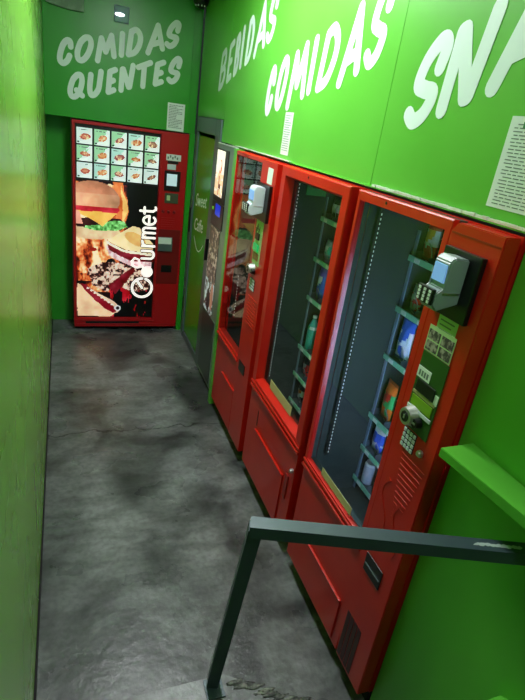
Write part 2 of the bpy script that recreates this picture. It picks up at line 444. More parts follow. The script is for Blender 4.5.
# ------------------------------------------------------------------ the room
YB = -1.6
XL, XR, YE, ZC = -1.14, .06, 4.77, 2.92
struct('floor', bx(XL-.05, .9, YB, 5.85, -.06, 0), M['floor'])
struct('wall_left', bx(XL-.06, XL, YB, 5.1, 0, ZC), M['left'])
struct('dark_gap_left', bx(XL, XL+.008, .95, 5.03, 0, .012), M['blackmatte'])  # no board here: the dark gap at the wall base, painted as a black strip
struct('ceiling', bx(XL-.06, 1.0, YB, 5.2, ZC, ZC+.05), M['ceil'])
struct('wall_back', bx(XL-.06, 1.0, YB-.06, YB, 0, ZC), M['green'])
# right wall: panels with thin joints, opening below for the machines and the door
bm = bm_new()
for a, b in ((YB, 1.006), ): box(bm, XR, XR+.04, a, b, 0, 1.838, bev=.001)
for a, b in ((YB, 1.781), (1.784, 3.888), (3.891, 4.73)): box(bm, XR, XR+.04, a, b, 1.842, ZC)
box(bm, .0, XR+.04, 3.314, 3.366, 0, 1.834); box(bm, XR, XR+.04, 3.366, 3.425, 0, 1.838)
box(bm, XR, XR+.04, 4.66, 4.73, 0, 1.98)
box(bm, XR, XR+.04, 3.88, 4.68, 1.99, 1.842+.1)
struct('wall_right', bm, M['green'])
struct('trim_1', bx(XR-.012, XR+.03, 1.0, 3.56, 1.8385, 1.8425), M['green'])
# far end: upper panel above the machine, narrow strips, recess on the left
bm = bm_new()
box(bm, XL, -.010, YE, YE+.24, 1.838, ZC, bev=.004)
box(bm, -.006, XR, 4.80, 4.84, 1.838, ZC)
box(bm, .014, XR, YE+.005, YE+.04, 0, 1.838)
box(bm, XL, -.95, 5.04, 5.08, 0, 1.838)
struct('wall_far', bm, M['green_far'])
# silver tape on the lip above the machines
tp = bm_new()
for a, b, w in ((1.0, 1.75, .02),):
    n = 30
    for i in range(n):
        y = a+(b-a)*i/n
        box(tp, XR-.012-random.random()*.003, XR-.003, y, y+(b-a)/n*.96, 1.8428, 1.850+random.random()*.002)
tag(obj('silver_tape', tp, M['silver'], origin=(XR-.01, 1.4, 1.8425)), 'crinkled silver tape on the lip above the nearest red machine', 'tape')
tp = bx(XR-.016, XR-.002, 2.56, 3.5, 1.8425, 1.846)
tag(obj('silver_tape', tp, M['silver'], origin=(XR-.01, 3.0, 1.8425)), 'smooth silver strip on the lip above the grey coffee machine', 'tape')

# door
d = thing('door_1', 'green door with dark frame', 'door', (XR, 4.3, 0)); del d['category']; d['kind'] = 'structure'
bm = bm_new(); box(bm, .045, .095, 3.905, 4.036, 0, 1.985, bev=.003); box(bm, .045, .095, 4.62, 4.655, 0, 1.985, bev=.003)
box(bm, .045, .095, 4.036, 4.62, 1.872, 1.985, bev=.003); box(bm, .05, .095, 4.0, 4.62, 0, .06)
obj('door_frame', bm, M['grey_metal'], d)
obj('door_panel', bx(.06, .09, 4.038, 4.618, .065, 1.870, bev=.002), M['green_dark'], d)
bm = bm_new(); box(bm, .03, .05, 4.63, 4.65, 1.02, 1.24, bev=.004); box(bm, .02, .05, 3.94, 3.96, .95, 1.12, bev=.004)
each('handle', bm, M['black'], d)
logo = M['white_far']
text_mesh('Sweet', .155, logo, d, 'door_lettering', (.0595, 4.555, 1.27), (0,-1,0.12), (0,0,1), shear=.25, offset=-.0, th=.0005)
text_mesh('Caffe', .15, logo, d, 'door_lettering', (.0595, 4.535, 1.07), (0,-1,.1), (0,0,1), shear=.1, th=.0005)
bm = bm_new(); P = [(4.50-.34*i/12, 1.02-.09*math.sin(PI*i/12)) for i in range(13)]
for i in range(12): prism(bm, [(.0595, P[i][0], P[i][1]), (.0595, P[i+1][0], P[i+1][1]), (.0595, P[i+1][0], P[i+1][1]-.012), (.0595, P[i][0], P[i][1]-.012)], (-1,0,0), .0008)
obj('smile_mark', bm, logo, d)

# ------------------------------------------------------------------ wall lettering
word('wall_lettering', 'white word BEBIDAS high on the wall above the coffee machine', [
 ('B', 4.13, 3.95, 2.185, 2.44), ('E', 3.935, 3.79, 2.225, 2.475), ('B', 3.78, 3.66, 2.262, 2.51), ('I', 3.66, 3.58, 2.295, 2.54),
 ('D', 3.55, 3.40, 2.32, 2.575), ('A', 3.38, 3.19, 2.36, 2.62), ('S', 3.19, 3.03, 2.41, 2.665)], 'right', .021, M['white'])
word('wall_lettering', 'white word COMIDAS on the wall above the red machines', [
 ('C', 3.06, 2.93, 2.045, 2.29), ('O', 2.915, 2.765, 2.075, 2.325), ('M', 2.745, 2.525, 2.10, 2.36), ('I', 2.52, 2.44, 2.145, 2.39),
 ('D', 2.42, 2.23, 2.17, 2.42), ('A', 2.21, 2.03, 2.19, 2.465), ('S', 2.02, 1.86, 2.24, 2.53)], 'right', .0235, M['white'])
word('wall_lettering', 'large white word SNACKS above the machine with grey card reader', [
 ('S', 1.665, 1.485, 2.055, 2.312), ('N', 1.50, 1.305, 2.105, 2.36), ('A', 1.31, 1.11, 2.165, 2.43), ('C', 1.10, .97, 2.19, 2.45),
 ('K', .95, .79, 2.23, 2.48), ('S', .775, .62, 2.27, 2.53)], 'right', .0255, M['white'])
word('wall_lettering', 'pale white word COMIDAS on the end wall, upper line of two', [
 ('C', -1.045, -.915, 2.20, 2.385), ('O', -.92, -.775, 2.24, 2.425), ('M', -.77, -.605, 2.275, 2.46), ('I', -.60, -.54, 2.32, 2.50),
 ('D', -.545, -.405, 2.345, 2.545), ('A', -.39, -.235, 2.39, 2.60), ('S', -.245, -.11, 2.45, 2.64)], 'far', .0205, M['white_far'])
word('wall_lettering', 'pale white word QUENTES on the end wall, lower line of two', [
 ('Q', -.975, -.835, 1.975, 2.165), ('U', -.83, -.70, 2.01, 2.20), ('E', -.69, -.59, 2.05, 2.24), ('N', -.59, -.455, 2.09, 2.28),
 ('T', -.46, -.325, 2.125, 2.32), ('E', -.325, -.215, 2.165, 2.35), ('S', -.215, -.085, 2.20, 2.395)], 'far', .0205, M['white_far'])

# ------------------------------------------------------------------ notices
def notice(name, label, x0, u0, u1, z0, z1, plane, lines, head=False, skew=0.):
    if plane == 'right':
        t = thing(name, label, 'notice', (XR, (u0+u1)/2, z0))
        obj('sheet', bx(XR-.0015, XR, u1, u0, z0, z1), M['paper'], t)
    else:
        t = thing(name, label, 'notice', ((u0+u1)/2, YE, z0))
        obj('sheet', bx(u0, u1, YE-.0015, YE, z0, z1), M['paper'], t)
    bm = bm_new(); h = (z1-z0)/(lines+2.5); w = abs(u1-u0)
    for i in range(lines):
        z = z1-(i+1.6+(.8 if head else 0)*(1))*h; a = .08+.05*random.random()*(i % 3 == 0); L = random.choice((.8, .78, .6, .82, .45))
        if z < z0+.4*h: break
        x = a
        while x < a+L:                              # words
            ww = random.uniform(.05, .14); e = min(x+ww, a+L)
            if plane == 'right': box(bm, XR-.0022, XR-.0016, u0-w*e, u0-w*x, z, z+h*.3)
            else: box(bm, u0+w*x, u0+w*e, YE-.0022, YE-.0016, z, z+h*.42)
            x += ww+.025
    obj('printed_lines', bm, M['ink'], t)
    if head: obj('heading', bx(XR-.0022, XR-.0016, u0-w*.62, u0-w*.2, z1-.028, z1-.012), M['greenink'], t)
    return t
notice('notice', 'large white printed notice on the wall under the word SNACKS', 0, 1.180, .955, 1.878, 2.10, 'right', 24, True)
notice('notice', 'narrow white notice on the wall above the middle red machine', 0, 2.727, 2.622, 1.866, 2.068, 'right', 16)
notice('notice', 'small printed notice above the edge of the lit burger machine', 0, -.19, -.045, 1.842, 2.055, 'far', 15)

# ------------------------------------------------------------------ small fittings high on the far wall
t = thing('wall_plate', 'small square clear plate with painted bright reflection high on the end wall above COMIDAS', 'light', (-.575, YE, 2.55))
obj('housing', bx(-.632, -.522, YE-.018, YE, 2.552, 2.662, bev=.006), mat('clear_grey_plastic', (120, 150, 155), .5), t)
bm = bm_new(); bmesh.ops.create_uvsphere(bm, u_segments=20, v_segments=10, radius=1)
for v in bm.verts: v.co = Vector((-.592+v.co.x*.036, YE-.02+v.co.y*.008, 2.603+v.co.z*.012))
obj('painted_reflection', bm, M['plate_glint'], t, smooth=True)  # reflected light put in as a glowing oval; the plate itself is unlit
t = thing('wall_cover', 'pale cover plate with curved edge high on the end wall', 'cover', (-.98, YE, 2.6))
pts = [(-1.11, 2.92), (-1.11, 2.59)]+[(-1.11+.26*i/8, 2.59-.02*(i/8)**1.2-.01*math.sin(PI*i/8)) for i in range(1, 9)]+[(-.846, 2.92)]
bm = bm_new(); prism(bm, [(x, YE, z) for x, z in pts], (0,-1,0), .03); obj('plate', bm, M['cover'], t)
bm = bm_new()
for k in range(4):
    r = .03+.03*k
    for i in range(12):
        a0 = PI+PI*i/12; a1 = PI+PI*(i+1)/12
        bar(bm, (-.97+r*math.cos(a0), YE-.031, 2.74+r*math.sin(a0)), (-.97+r*math.cos(a1), YE-.031, 2.74+r*math.sin(a1)), .003, .003, up=(0,1,0))
obj('swirl_ridge', bm, mat('cover_ridge', (120, 138, 116), .6), t)
t = thing('dome_camera', 'black dome camera under the ceiling at the far corner', 'camera', (.0, 4.66, 2.92))
obj('mount', cyl(bm_new(), (.0, 4.66, 2.80), (0,0,1), .068, .075, .119, 28), M['black'], t)
bm = bm_new(); bmesh.ops.create_uvsphere(bm, u_segments=24, v_segments=12, radius=.062)
bmesh.ops.translate(bm, verts=bm.verts, vec=(.0, 4.66, 2.80)); obj('dome', bm, M['black'], t, smooth=True)
bm = bm_new()
for a in (3.6, 4.1, 4.7, 5.2): cyl(bm, (.045*math.cos(a), 4.66+.045*math.sin(a), 2.757), (math.cos(a), math.sin(a), -.9), .006, .005, .006, 10)
each('infrared_lamp', bm, M['paper'], t)

# ------------------------------------------------------------------ red snack machines on the right
def tbox(bm, y1, y0, z0, z1, x=0., th=.004, bev=0.):
    """low relief on the front plane: y1 (far) to y0 (near)"""
    return box(bm, x-th, x, y0, y1, z0, z1, bev=bev)
def shell(name, root, ya, yb, m, top=1.83, xb=.86):
    bm = bm_new(); w = .022
    box(bm, .05, xb, ya, ya+w, .08, top); box(bm, .05, xb, yb-w, yb, .08, top)
    box(bm, .05, xb, ya+w, yb-w, top-w, top); box(bm, .05, xb, ya+w, yb-w, .08, .12)
    box(bm, xb-w, xb, ya+w, yb-w, .12, top-w)
    obj('body', bm, m, root)
    lin_ = bm_new(); i = ya+w+.001; j = yb-w-.001; q = .004
    box(lin_, .062, xb-w-.002, i, i+q, .42, top-w-.002); box(lin_, .062, xb-w-.002, j-q, j, .42, top-w-.002)
    box(lin_, xb-w-.006, xb-w-.002, i+q, j-q, .42, top-w-.002); box(lin_, .062, xb-w-.006, i+q, j-q, top-w-.006, top-w-.002)
    box(lin_, .062, xb-w-.006, i+q, j-q, .42, .425)
    obj('lining', lin_, M['inside'], root)
    bm = bm_new()
    for x in (.12, .78):
        for y in (ya+.06, yb-.06): cyl(bm, (x, y, 0), (0,0,1), .022, .018, .08, 14)
    each('foot', bm, M['black'], root)
    obj('plinth', bx(.06, .075, ya+.002, yb-.002, .004, .078), M['blackmatte'], root)
def ring_frame(bm, ya, yb, z0, z1, iy0, iy1, iz0, iz1, x0, x1, slope=.012):
    """door leaf with an opening whose reveal slopes inwards"""
    def rect(x, a, b, c, d_): return [bm.verts.new((x, a, c)), bm.verts.new((x, b, c)), bm.verts.new((x, b, d_)), bm.verts.new((x, a, d_))]
    o0 = rect(x0+.004, ya, yb, z0, z1); o0b = rect(x0, ya+.004, yb-.004, z0+.004, z1-.004)
    i0 = rect(x0, iy0, iy1, iz0, iz1); i1 = rect(x1, iy0+slope, iy1-slope, iz0+slope, iz1-slope); o1 = rect(x1, ya, yb, z0, z1)
    for A, B in ((o0, o0b), (o0b, i0), (i0, i1), (i1, o1), (o1, o0)):
        for k in range(4): bm.faces.new((A[k], A[(k+1) % 4], B[(k+1) % 4], B[k]))
    return bm

def snack_bag(name, label, group, x, y, z, w, h, d_, img):
    """a pillow packet with crimped ends, printed wrapper"""
    nu, nv = 10, 14; V = []; F = []; cols = []
    for side in (0, 1):
        for j in range(nv+1):
            for i in range(nu+1):
                u = i/nu; v = j/nv
                b = (math.sin(PI*u)**.55)*(min(1, math.sin(PI*min(max((v-.06)/.88, 0), 1))*1.6)**.7 if .06 < v < .94 else 0)
                b *= 1+.12*math.sin(u*17+v*9+x*40+side)
                V.append(((-1 if side == 0 else 1)*b*d_/2, (u-.5)*w*(1-.04*math.sin(PI*v)), v*h))
    n0 = (nu+1)*(nv+1)
    for side in (0, 1):
        for j in range(nv):
            for i in range(nu):
                a = side*n0+j*(nu+1)+i; F.append((a, a+1, a+nu+2, a+nu+1) if side else (a, a+nu+1, a+nu+2, a+1)); cols.append(img[int((1-j/nv)*(img.shape[0]-1)), int(i/nu*(img.shape[1]-1))])
    me = bpy.data.meshes.new(name); me.from_pydata(V, [], F); me.materials.append(M['bag'])
    c = np.array(cols)/255.; c = np.where(c <= .04045, c/12.92, ((c+.055)/1.055)**2.4)
    at = me.attributes.new('print', 'FLOAT_COLOR', 'FACE'); full = np.ones((len(F), 4)); full[:, :3] = c
    at.data.foreach_set('color', full.ravel().astype(np.float32))
    for p in me.polygons: p.use_smooth = True
    o = bpy.data.objects.new(name, me); C.objects.link(o); o.location = (x, y, z)
    o.rotation_euler = (0, 0, random.uniform(-.12, .12)); return tag(o, label, 'snack', group)
def can_mesh(name, label, group, x, y, z, r, h, img):
    """a bottle with shoulder, neck and cap, or a can when squat"""
    prof = [(0, 0), (r*.85, 0), (r, .006), (r, h*.62), (r*.92, h*.7), (r*.45, h*.86), (r*.36, h*.9), (r*.36, h*.93), (r*.42, h*.93), (r*.42, h), (0, h)] if h > .15 else \
           [(0, 0), (r*.82, 0), (r, .008), (r, h*.9), (r*.84, h*.97), (r*.84, h), (r*.76, h-.003), (0, h-.003)]
    n = 20; V = []; F = []; cols = []
    for (a, b) in prof:
        for k in range(n): V.append((a*math.cos(2*PI*k/n), a*math.sin(2*PI*k/n), b))
    for j in range(len(prof)-1):
        for k in range(n):
            F.append((j*n+k, j*n+(k+1) % n, (j+1)*n+(k+1) % n, (j+1)*n+k))
            zz = (prof[j][1]+prof[j+1][1])/2/h
            c = (210, 214, 216) if (zz > .93 or zz < .02) else img[int((1-zz)*(img.shape[0]-1)), int(k/n*(img.shape[1]-1))]
            cols.append(c)
    me = bpy.data.meshes.new(name); me.from_pydata(V, [], F); me.materials.append(M['bag'])
    c = np.array(cols, float)/255.; c = np.where(c <= .04045, c/12.92, ((c+.055)/1.055)**2.4)
    at = me.attributes.new('print', 'FLOAT_COLOR', 'FACE'); full = np.ones((len(F), 4)); full[:, :3] = c
    at.data.foreach_set('color', full.ravel().astype(np.float32))
    for p in me.polygons: p.use_smooth = True
    o = bpy.data.objects.new(name, me); C.objects.link(o); o.location = (x, y, z); return tag(o, label, 'drink' if h > .15 else 'can', group)
def wrapper(c1, c2, c3, seed):
    n = 24; U, V = np.meshgrid((np.arange(n)+.5)/n, (np.arange(n)+.5)/n); W = vnoise(U, V, 4, seed)
    img = np.zeros((n, n, 3)); img[:] = c1; img[(V > .3) & (V < .62)] = c2
    img[ell(U, V, .5, .45, .34, .13, .3) < 1] = c3; img[(V > .64) & (W > .55)] = c2; img[(V < .08) | (V > .93)] = np.array(c1)*.7
    return img
COL = {'red': (205, 40, 34), 'white': (225, 230, 235), 'blue': (60, 100, 210), 'yellow': (235, 190, 60), 'green': (60, 165, 90), 'orange': (225, 110, 40),
       'purple': (105, 85, 200), 'brown': (110, 66, 44), 'silver': (165, 175, 185), 'dark': (34, 38, 48), 'teal': (70, 170, 160), 'pink': (220, 110, 140)}
SHZ = [1.587, 1.37, 1.15, .851, .675, .50]
def shelves(root, ya, yb, xf, who, plan):
    """six trays with price strips and wire coils; packets standing on them (each its own thing)"""
    cy = [yb-.088-.112*k for k in range(4)]
    obj('shelf_upright', bx(xf+.010, xf+.014, yb-.05, yb-.0325, .44, 1.70), M['upright'], root)
    place = ['far end', 'second in', 'third in', 'fourth in']
    ordn = ['top', 'second', 'third', 'fourth', 'fifth', 'lowest']
    for i, z in enumerate(SHZ):
        bm = bm_new(); box(bm, xf+.003, .80, ya+.032, yb-.032, z-.008, z-.003)
        for y in [yb-.0325-.115*k for k in range(6)]:
            if y > ya+.03: box(bm, xf+.006, .80, y-.001, y+.001, z-.003, z+.03)
        sh = obj('shelf', bm, M['shelf'], root)
        bm = bx(xf-.003, xf+.003, ya+.032, yb-.032, z-.010, z+.014, bev=.001); obj('price_strip', bm, M['strip'], sh)
        bm = bm_new()
        for k in range(5):
            y = yb-.06-.115*k
            box(bm, xf-.0042, xf-.0032, y-.05, y-.015, z-.007, z+.011)
        each('price_label', bm, M['paper'], sh)
        for k in range(4):
            it = plan[i][k]
            if not it or it[0] in ('bag', 'small'):
                r = .047; P = []; n = 44
                for q in range(n+1):
                    al = -PI/2-2*PI*.38+2*PI*q/14; P.append(Vector((xf+.048+.1*(al+PI/2)/(2*PI), cy[k]+r*math.cos(al), z+r+r*math.sin(al))))
                bm = bm_new(); w = .0015
                for q in range(n): bar(bm, P[q], P[q+1], w*2, w*2, up=(1,.1,.05))
                obj('coil', bm, M['steel'], sh)
            if not it: continue
            kind, c1, c2, c3 = it
            img = wrapper(COL[c1], COL[c2], COL[c3], i*7+k)
            gap = SHZ[i-1]-z if i else 1.79-z
            lab = f'{c1} and {c2} %s, {ordn[i]} shelf of {who}, {place[k]}'
            if kind == 'bag': snack_bag('snack_packet', lab % 'packet', 'packets in the snack machines', xf+.048, cy[k], z+.005, .084, min(.19, gap-.03), .04, img)
            elif kind == 'small': snack_bag('snack_packet', lab % 'small packet', 'packets in the snack machines', xf+.048, cy[k], z+.005, .074, .115, .03, img)
            elif kind == 'bottle': can_mesh('drink_bottle', lab % 'bottle', 'bottles in the snack machines', xf+.045, cy[k], z, .03, min(.21, gap-.04), img)
            else: can_mesh('drink_can', lab % 'can', 'cans in the snack machines', xf+.045, cy[k], z, .031, .115, img)

def card_reader(root, y0, y1, z0, z1, body, dark=True):
    """black back plate, sloping plastic terminal with screen and a key pad lobe; y0 near, y1 far"""
    pl = obj('reader_plate', bx(-.022, -.004, y0, y1, z0, z1, bev=.003), M['black'], root)
    w = (y1-y0); a, b = y0+.25*w, y1-.33*w; h = z1-z0
    zt = z1-.08*h; zb = z0+.14*h
    # side profile in (x, z), extruded along y
    prof = [(-.022, zt), (-.07, zt+.004), (-.084, zt-.01), (-.08, zt-.45*h), (-.105, zt-.5*h), (-.108, zb+.1*h), (-.09, zb), (-.022, zb+.02)]
    bm = prism(bm_new(), [(x, a, z) for x, z in prof], (0,1,0), b-a)
    bmesh.ops.bevel(bm, geom=list(bm.edges), offset=.004, segments=2, affect='EDGES')
    rd = obj('card_reader', bm, body, pl)
    bm = bm_new(); box(bm, -.0865, -.078, a+.007, b-.006, zt-.36*h, zt-.1*h, bev=.001)
    obj('reader_screen', bm, M['screen'], pl)
    bm = bx(-.112, -.1, a+.004, b+.006, zb+.09*h, zb+.33*h, bev=.003); obj('reader_keypad', bm, M['black'], pl)
    bm = bm_new()
    for r in range(4):
        for c in range(3):
            y = a+.014+(b-a-.02)*c/2; z = zb+(.13+.052*r)*h
            box(bm, -.1145, -.1115, y-.004, y+.004, z-.0035, z+.0035)
    each('reader_key', bm, M['paper'], pl)
    bm = bx(-.085, -.03, a-.0015, a, zt-.52*h, zt-.49*h); obj('reader_seam', bm, M['steel'], pl)
def numeric_keys(root, ya, yb, z0, z1, rows=4, cols=3):
    kp = obj('keypad', tbox(bm_new(), ya, yb, z0, z1, th=.006, bev=.001), M['black'], root)
    bm = bm_new()
    for r in range(rows):
        for c in range(cols):
            y = yb+(ya-yb)*(c+.5)/cols; z = z0+(z1-z0)*(r+.5)/rows
            box(bm, -.0095, -.006, y-(ya-yb)/cols*.34, y+(ya-yb)/cols*.34, z-(z1-z0)/rows*.34, z+(z1-z0)/rows*.34, bev=.0008)
    each('key', bm, M['reader_white'], kp)
def coin_return(root, y, z, r=.026):
    """chromed coin mechanism: round housing, dark centre and a small key lock"""
    bm = bm_new(); cyl(bm, (0, y, z), (-1,0,0), r*1.15, r*1.1, .008, 28); cyl(bm, (-.008, y, z), (-1,0,0), r, r*.8, .03, 28)
    c = obj('coin_return', bm, M['steel'], root)
    bm = cyl(bm_new(), (-.036, y, z), (-1,0,0), r*.55, r*.5, .004, 20); cyl(bm, (-.008, y-.035, z-.006), (-1,0,0), r*.5, r*.42, .02, 20)
    obj('coin_slot', bm, M['black'], c)
    bm = bm_new(); box(bm, -.042, -.04, y-.003, y+.003, z-.006, z+.006); box(bm, -.0295, -.028, y-.041, y-.029, z-.009, z-.003)
    each('coin_slot_glint', bm, M['steel'], c)
def lock(root, y, z):
    bm = bm_new(); cyl(bm, (0, y, z), (-1,0,0), .012, .012, .012, 18); cyl(bm, (-.012, y, z), (-1,0,0), .008, .007, .006, 18)
    obj('lock', bm, M['steel'], root)
def lower_front(root, ya, yb, zt=.60, flap=None, vents=None, xp=0.):
    """kick panel with inset delivery flap"""
    obj('lower_panel', bx(.004, .05, ya+.006, yb-.006, .075, zt, bev=.003), M['red'], root)
    if flap:
        a, b, c, d_ = flap
        bm = bm_new(); box(bm, -.003, .004, a, b, c, d_, bev=.0015); box(bm, -.007, -.003, a, b, d_-.006, d_, bev=.001)
        obj('delivery_flap', bm, M['red'], root)

# --- nearest machine
r1 = thing('snack_vending_machine', 'red glass-fronted vending machine with grey card reader, beside the green ledge', 'vending machine', (.45, 1.38, 0), 'red vending machines along the right wall')
A, B = 1.009, 1.782
shell('m', r1, A+.003, B, M['red'])
bm = bm_new(); ring_frame(bm, 1.216, 1.754, .60, 1.828, 1.243, 1.732, .650, 1.794, 0, .020, .004)
fr = obj('door_frame', bm, M['red'], r1)
bm = bm_new(); tbox(bm, 1.754, 1.216, .604, .618, th=.008, bev=.002); tbox(bm, 1.754, 1.216, .634, .644, th=.006, bev=.002); obj('frame_moulding', bm, M['red'], fr)
obj('glass_pane', bx(.010, .013, 1.250, 1.725, .656, 1.788), M['glass'], r1)
bm = bm_new(); box(bm, .0205, .048, 1.216, 1.240, .60, 1.826); box(bm, .0205, .048, 1.738, 1.752, .60, 1.826)
box(bm, .0205, .048, 1.240, 1.738, .60, .648); box(bm, .0205, .048, 1.240, 1.738, 1.797, 1.826); obj('door_lining', bm, M['inside'], r1)
cyl_bm = cyl(bm_new(), (0, 1.56, 1.812), (-1,0,0), .005, .005, .002, 12); obj('door_screw', cyl_bm, M['black'], fr)
# raised control column with a chamfered top
pts = [(1.214, .40), (1.214, 1.80), (1.19, 1.826), (1.012, 1.826), (1.012, .085), (1.19, .085)]
bm = prism(bm_new(), [(.046, y, z) for y, z in pts], (-1,0,0), .05); bmesh.ops.bevel(bm, geom=list(bm.edges), offset=.003, segments=2, affect='EDGES')
col1 = obj('control_column', bm, M['red'], r1)
bm = bm_new()
for k in range(10):                                   # speaker-like slanted ridges
    z = 1.10-.020*k; box(bm, -.0054, -.003, 1.03+.004*k, 1.15-.003*k, z-.005, z+.002, bev=.0012)
each('ridge', bm, M['red'], col1)
bm = bm_new()                                         # embossed wave
for sgn, (yy, zz) in ((1, (1.165, .88)), (-1, (1.08, .84))):
    P = [(yy+.028*math.sin(t*1.1), zz+.10-.04*t) for t in np.linspace(0, 5, 16)]
    bm = bm_new()
    for i in range(15): bar(bm, (-.004, *P[i]), (-.004, *P[i+1]), .012, .005, up=(1,0,0))
    obj('embossed_wave', bm, M['red'], col1)
bm = bm_new(); tbox(bm, 1.205, 1.02, 1.795, 1.80, x=-.0042, th=.0008); obj('column_scratch', bm, M['red_dark'], col1)
card_reader(r1, 1.048, 1.198, 1.578, 1.762, M['reader'])
# sticker, photo sheet, dark green insert with slots
bm = tbox(bm_new(), 1.160, 1.078, 1.508, 1.575, x=-.004, th=.001); ls = obj('lime_sticker', bm, M['lime'], r1)
bm = bm_new()
for k in range(4): tbox(bm, 1.15, 1.09+.01*(k % 2), 1.558-.014*k, 1.562-.014*k, x=-.005, th=.0005)
obj('sticker_lines', bm, M['ink'], ls)
ph = obj('photo_sticker', tbox(bm_new(), 1.184, 1.066, 1.452, 1.532, x=-.0055, th=.001), M['lime'], r1)
bm = bm_new()
for a in (0, 1):
    for b in (0, 1): tbox(bm, 1.180-.058*a, 1.128-.058*a, 1.456+.034*b, 1.486+.034*b, x=-.0066, th=.0005)
each('sticker_photo', bm, mat('sticker_photo', (66, 62, 58), .6, noise=(60, (170, 160, 150), .45, .6, (1,1,1))), ph)
ins = obj('coin_panel', tbox(bm_new(), 1.182, 1.062, 1.195, 1.45, x=-.004, th=.003, bev=.001), M['dkgreen'], r1)
bm = bm_new(); tbox(bm, 1.18, 1.12, 1.365, 1.40, x=-.007, th=.002); obj('price_sticker', tbox(bm_new(), 1.08, 1.064, 1.318, 1.35, x=-.007, th=.002), M['paper'], ins)
lb = obj('price_sticker', bm, M['paper'], ins)
bm = bm_new()
for k in range(4): tbox(bm, 1.172-.012*k, 1.164-.012*k, 1.372, 1.39, x=-.009, th=.0005)
obj('sticker_digits', bm, M['ink'], lb)
obj('note_slot', tbox(bm_new(), 1.166, 1.082, 1.325, 1.362, x=-.007, th=.006, bev=.002), M['black'], ins)
obj('slot_label', tbox(bm_new(), 1.176, 1.07, 1.310, 1.320, x=-.007, th=.002), M['tan'], ins)
obj('lime_plate', tbox(bm_new(), 1.172, 1.075, 1.272, 1.306, x=-.007, th=.003, bev=.001), M['grass'], ins)
obj('steel_bar', tbox(bm_new(), 1.182, 1.068, 1.256, 1.268, x=-.007, th=.004, bev=.001), M['reader_white'], ins)
coin_return(r1, 1.146, 1.240, .034)
numeric_keys(r1, 1.168, 1.104, 1.120, 1.190, 4, 4); lock(r1, 1.070, 1.150)
cs = obj('change_slot', tbox(bm_new(), 1.172, 1.068, .572, .652, x=-.004, th=.004, bev=.002), M['black'], r1)
obj('change_slot_edge', tbox(bm_new(), 1.165, 1.075, .604, .609, x=-.008, th=.003), M['grey_metal'], cs)
lower_front(r1, 1.20, 1.754, .60, (1.25, 1.68, .09, .305))
bm = bm_new()
for k in range(4): tbox(bm, 1.185-.026*k, 1.163-.026*k, .10, .335, x=-.0042, th=.0015)
each('vent_slot', bm, mat('louvre_red', (62, 10, 9), .5), col1)
obj('floor_sticker', box(bm_new(), .008, .0095, 1.34, 1.60, .662, .698), M['tan'], r1)
# dotted lamp strip on the far side of the inside and the lamp tube behind the column
def lamps(root, yb, ya, x, z0=.66, z1=1.77, n=62):
    b = obj('lamp_strip', bx(x-.006, x+.006, yb-.036, yb-.032, z0, z1), M['black'], root)
    bm = bm_new()
    for k in range(n):
        z = z0+.02+(z1-z0-.04)*k/(n-1); box(bm, x-.0013, x+.0013, yb-.0385, yb-.036, z-.004, z+.004)
    obj('lamp_dot', bm, M['dots'], b)
lamps(r1, B-.02, A, .10)
obj('interior_lamp', bx(.10, .115, 1.045, 1.055, .72, 1.35), M['ledlight'], r1)
B_, W_, R_ = 'blue', 'white', 'red'
shelves(r1, A+.003, B, .287, 'nearest machine', [
 [('bag', 'red', 'white', 'yellow'), ('bag', 'yellow', 'white', 'red'), ('bag', 'white', 'red', 'yellow'), None],
 [('small', 'silver', 'red', 'white'), ('small', 'white', 'orange', 'red'), ('bag', 'orange', 'silver', 'red'), None],
 [('bag', 'blue', 'white', 'blue'), ('bag', 'white', 'blue', 'white'), ('bag', 'silver', 'blue', 'blue'), None],
 [('bag', 'orange', 'green', 'red'), ('bag', 'green', 'red', 'white'), ('bag', 'red', 'green', 'orange'), None],
 [('bag', 'white', 'blue', 'blue'), ('bag', 'red', 'yellow', 'white'), ('can', 'blue', 'silver', 'white'), None],
 [('can', 'blue', 'white', 'silver'), ('can', 'silver', 'purple', 'white'), ('can', 'teal', 'white', 'blue'), None]])

# --- middle machine
r2 = thing('snack_vending_machine', 'red vending machine with full-width window, no card reader, middle of three', 'vending machine', (.45, 2.16, 0), 'red vending machines along the right wall')
A, B = 1.788, 2.545
shell('m', r2, A, B, M['red'])
bm = bm_new(); ring_frame(bm, 1.815, 2.52, .60, 1.828, 1.868, 2.468, .662, 1.786, 0, .045, .016)
fr = obj('door_frame', bm, M['red'], r2)
bm = bm_new(); tbox(bm, 2.52, 1.815, .604, .618, th=.008, bev=.002); tbox(bm, 2.52, 1.815, .634, .644, th=.006, bev=.002); obj('frame_moulding', bm, M['red'], fr)
obj('door_screw', cyl(bm_new(), (0, 2.20, 1.81), (-1,0,0), .005, .005, .002, 12), M['black'], fr)
obj('glass_pane', bx(.036, .040, 1.88, 2.456, .674, 1.774), M['glass'], r2)
lower_front(r2, 1.815, 2.52, .60, (1.93, 2.36, .09, .40))
bm = bm_new(); tbox(bm, 2.365, 2.355, .42, .52, x=.004, th=.001); obj('lower_slot', bm, M['blackmatte'], r2)
bm = bm_new(); tbox(bm, 1.90, 1.868, .30, .44, x=.004, th=.006, bev=.002); obj('dark_catch', bm, M['red_dark'], r2)
lock(r2, 1.835, .50)
lamps(r2, B-.035, A, .085)
obj('interior_lamp', bx(.10, .115, 1.825, 1.835, .72, 1.70), M['ledlight2'], r2)
obj('hanging_label', bx(.14, .25, 2.497, 2.500, 1.70, 1.765), M['greenink'], r2)
obj('floor_sticker', box(bm_new(), .034, .0355, 2.03, 2.33, .682, .735), M['tan'], r2)
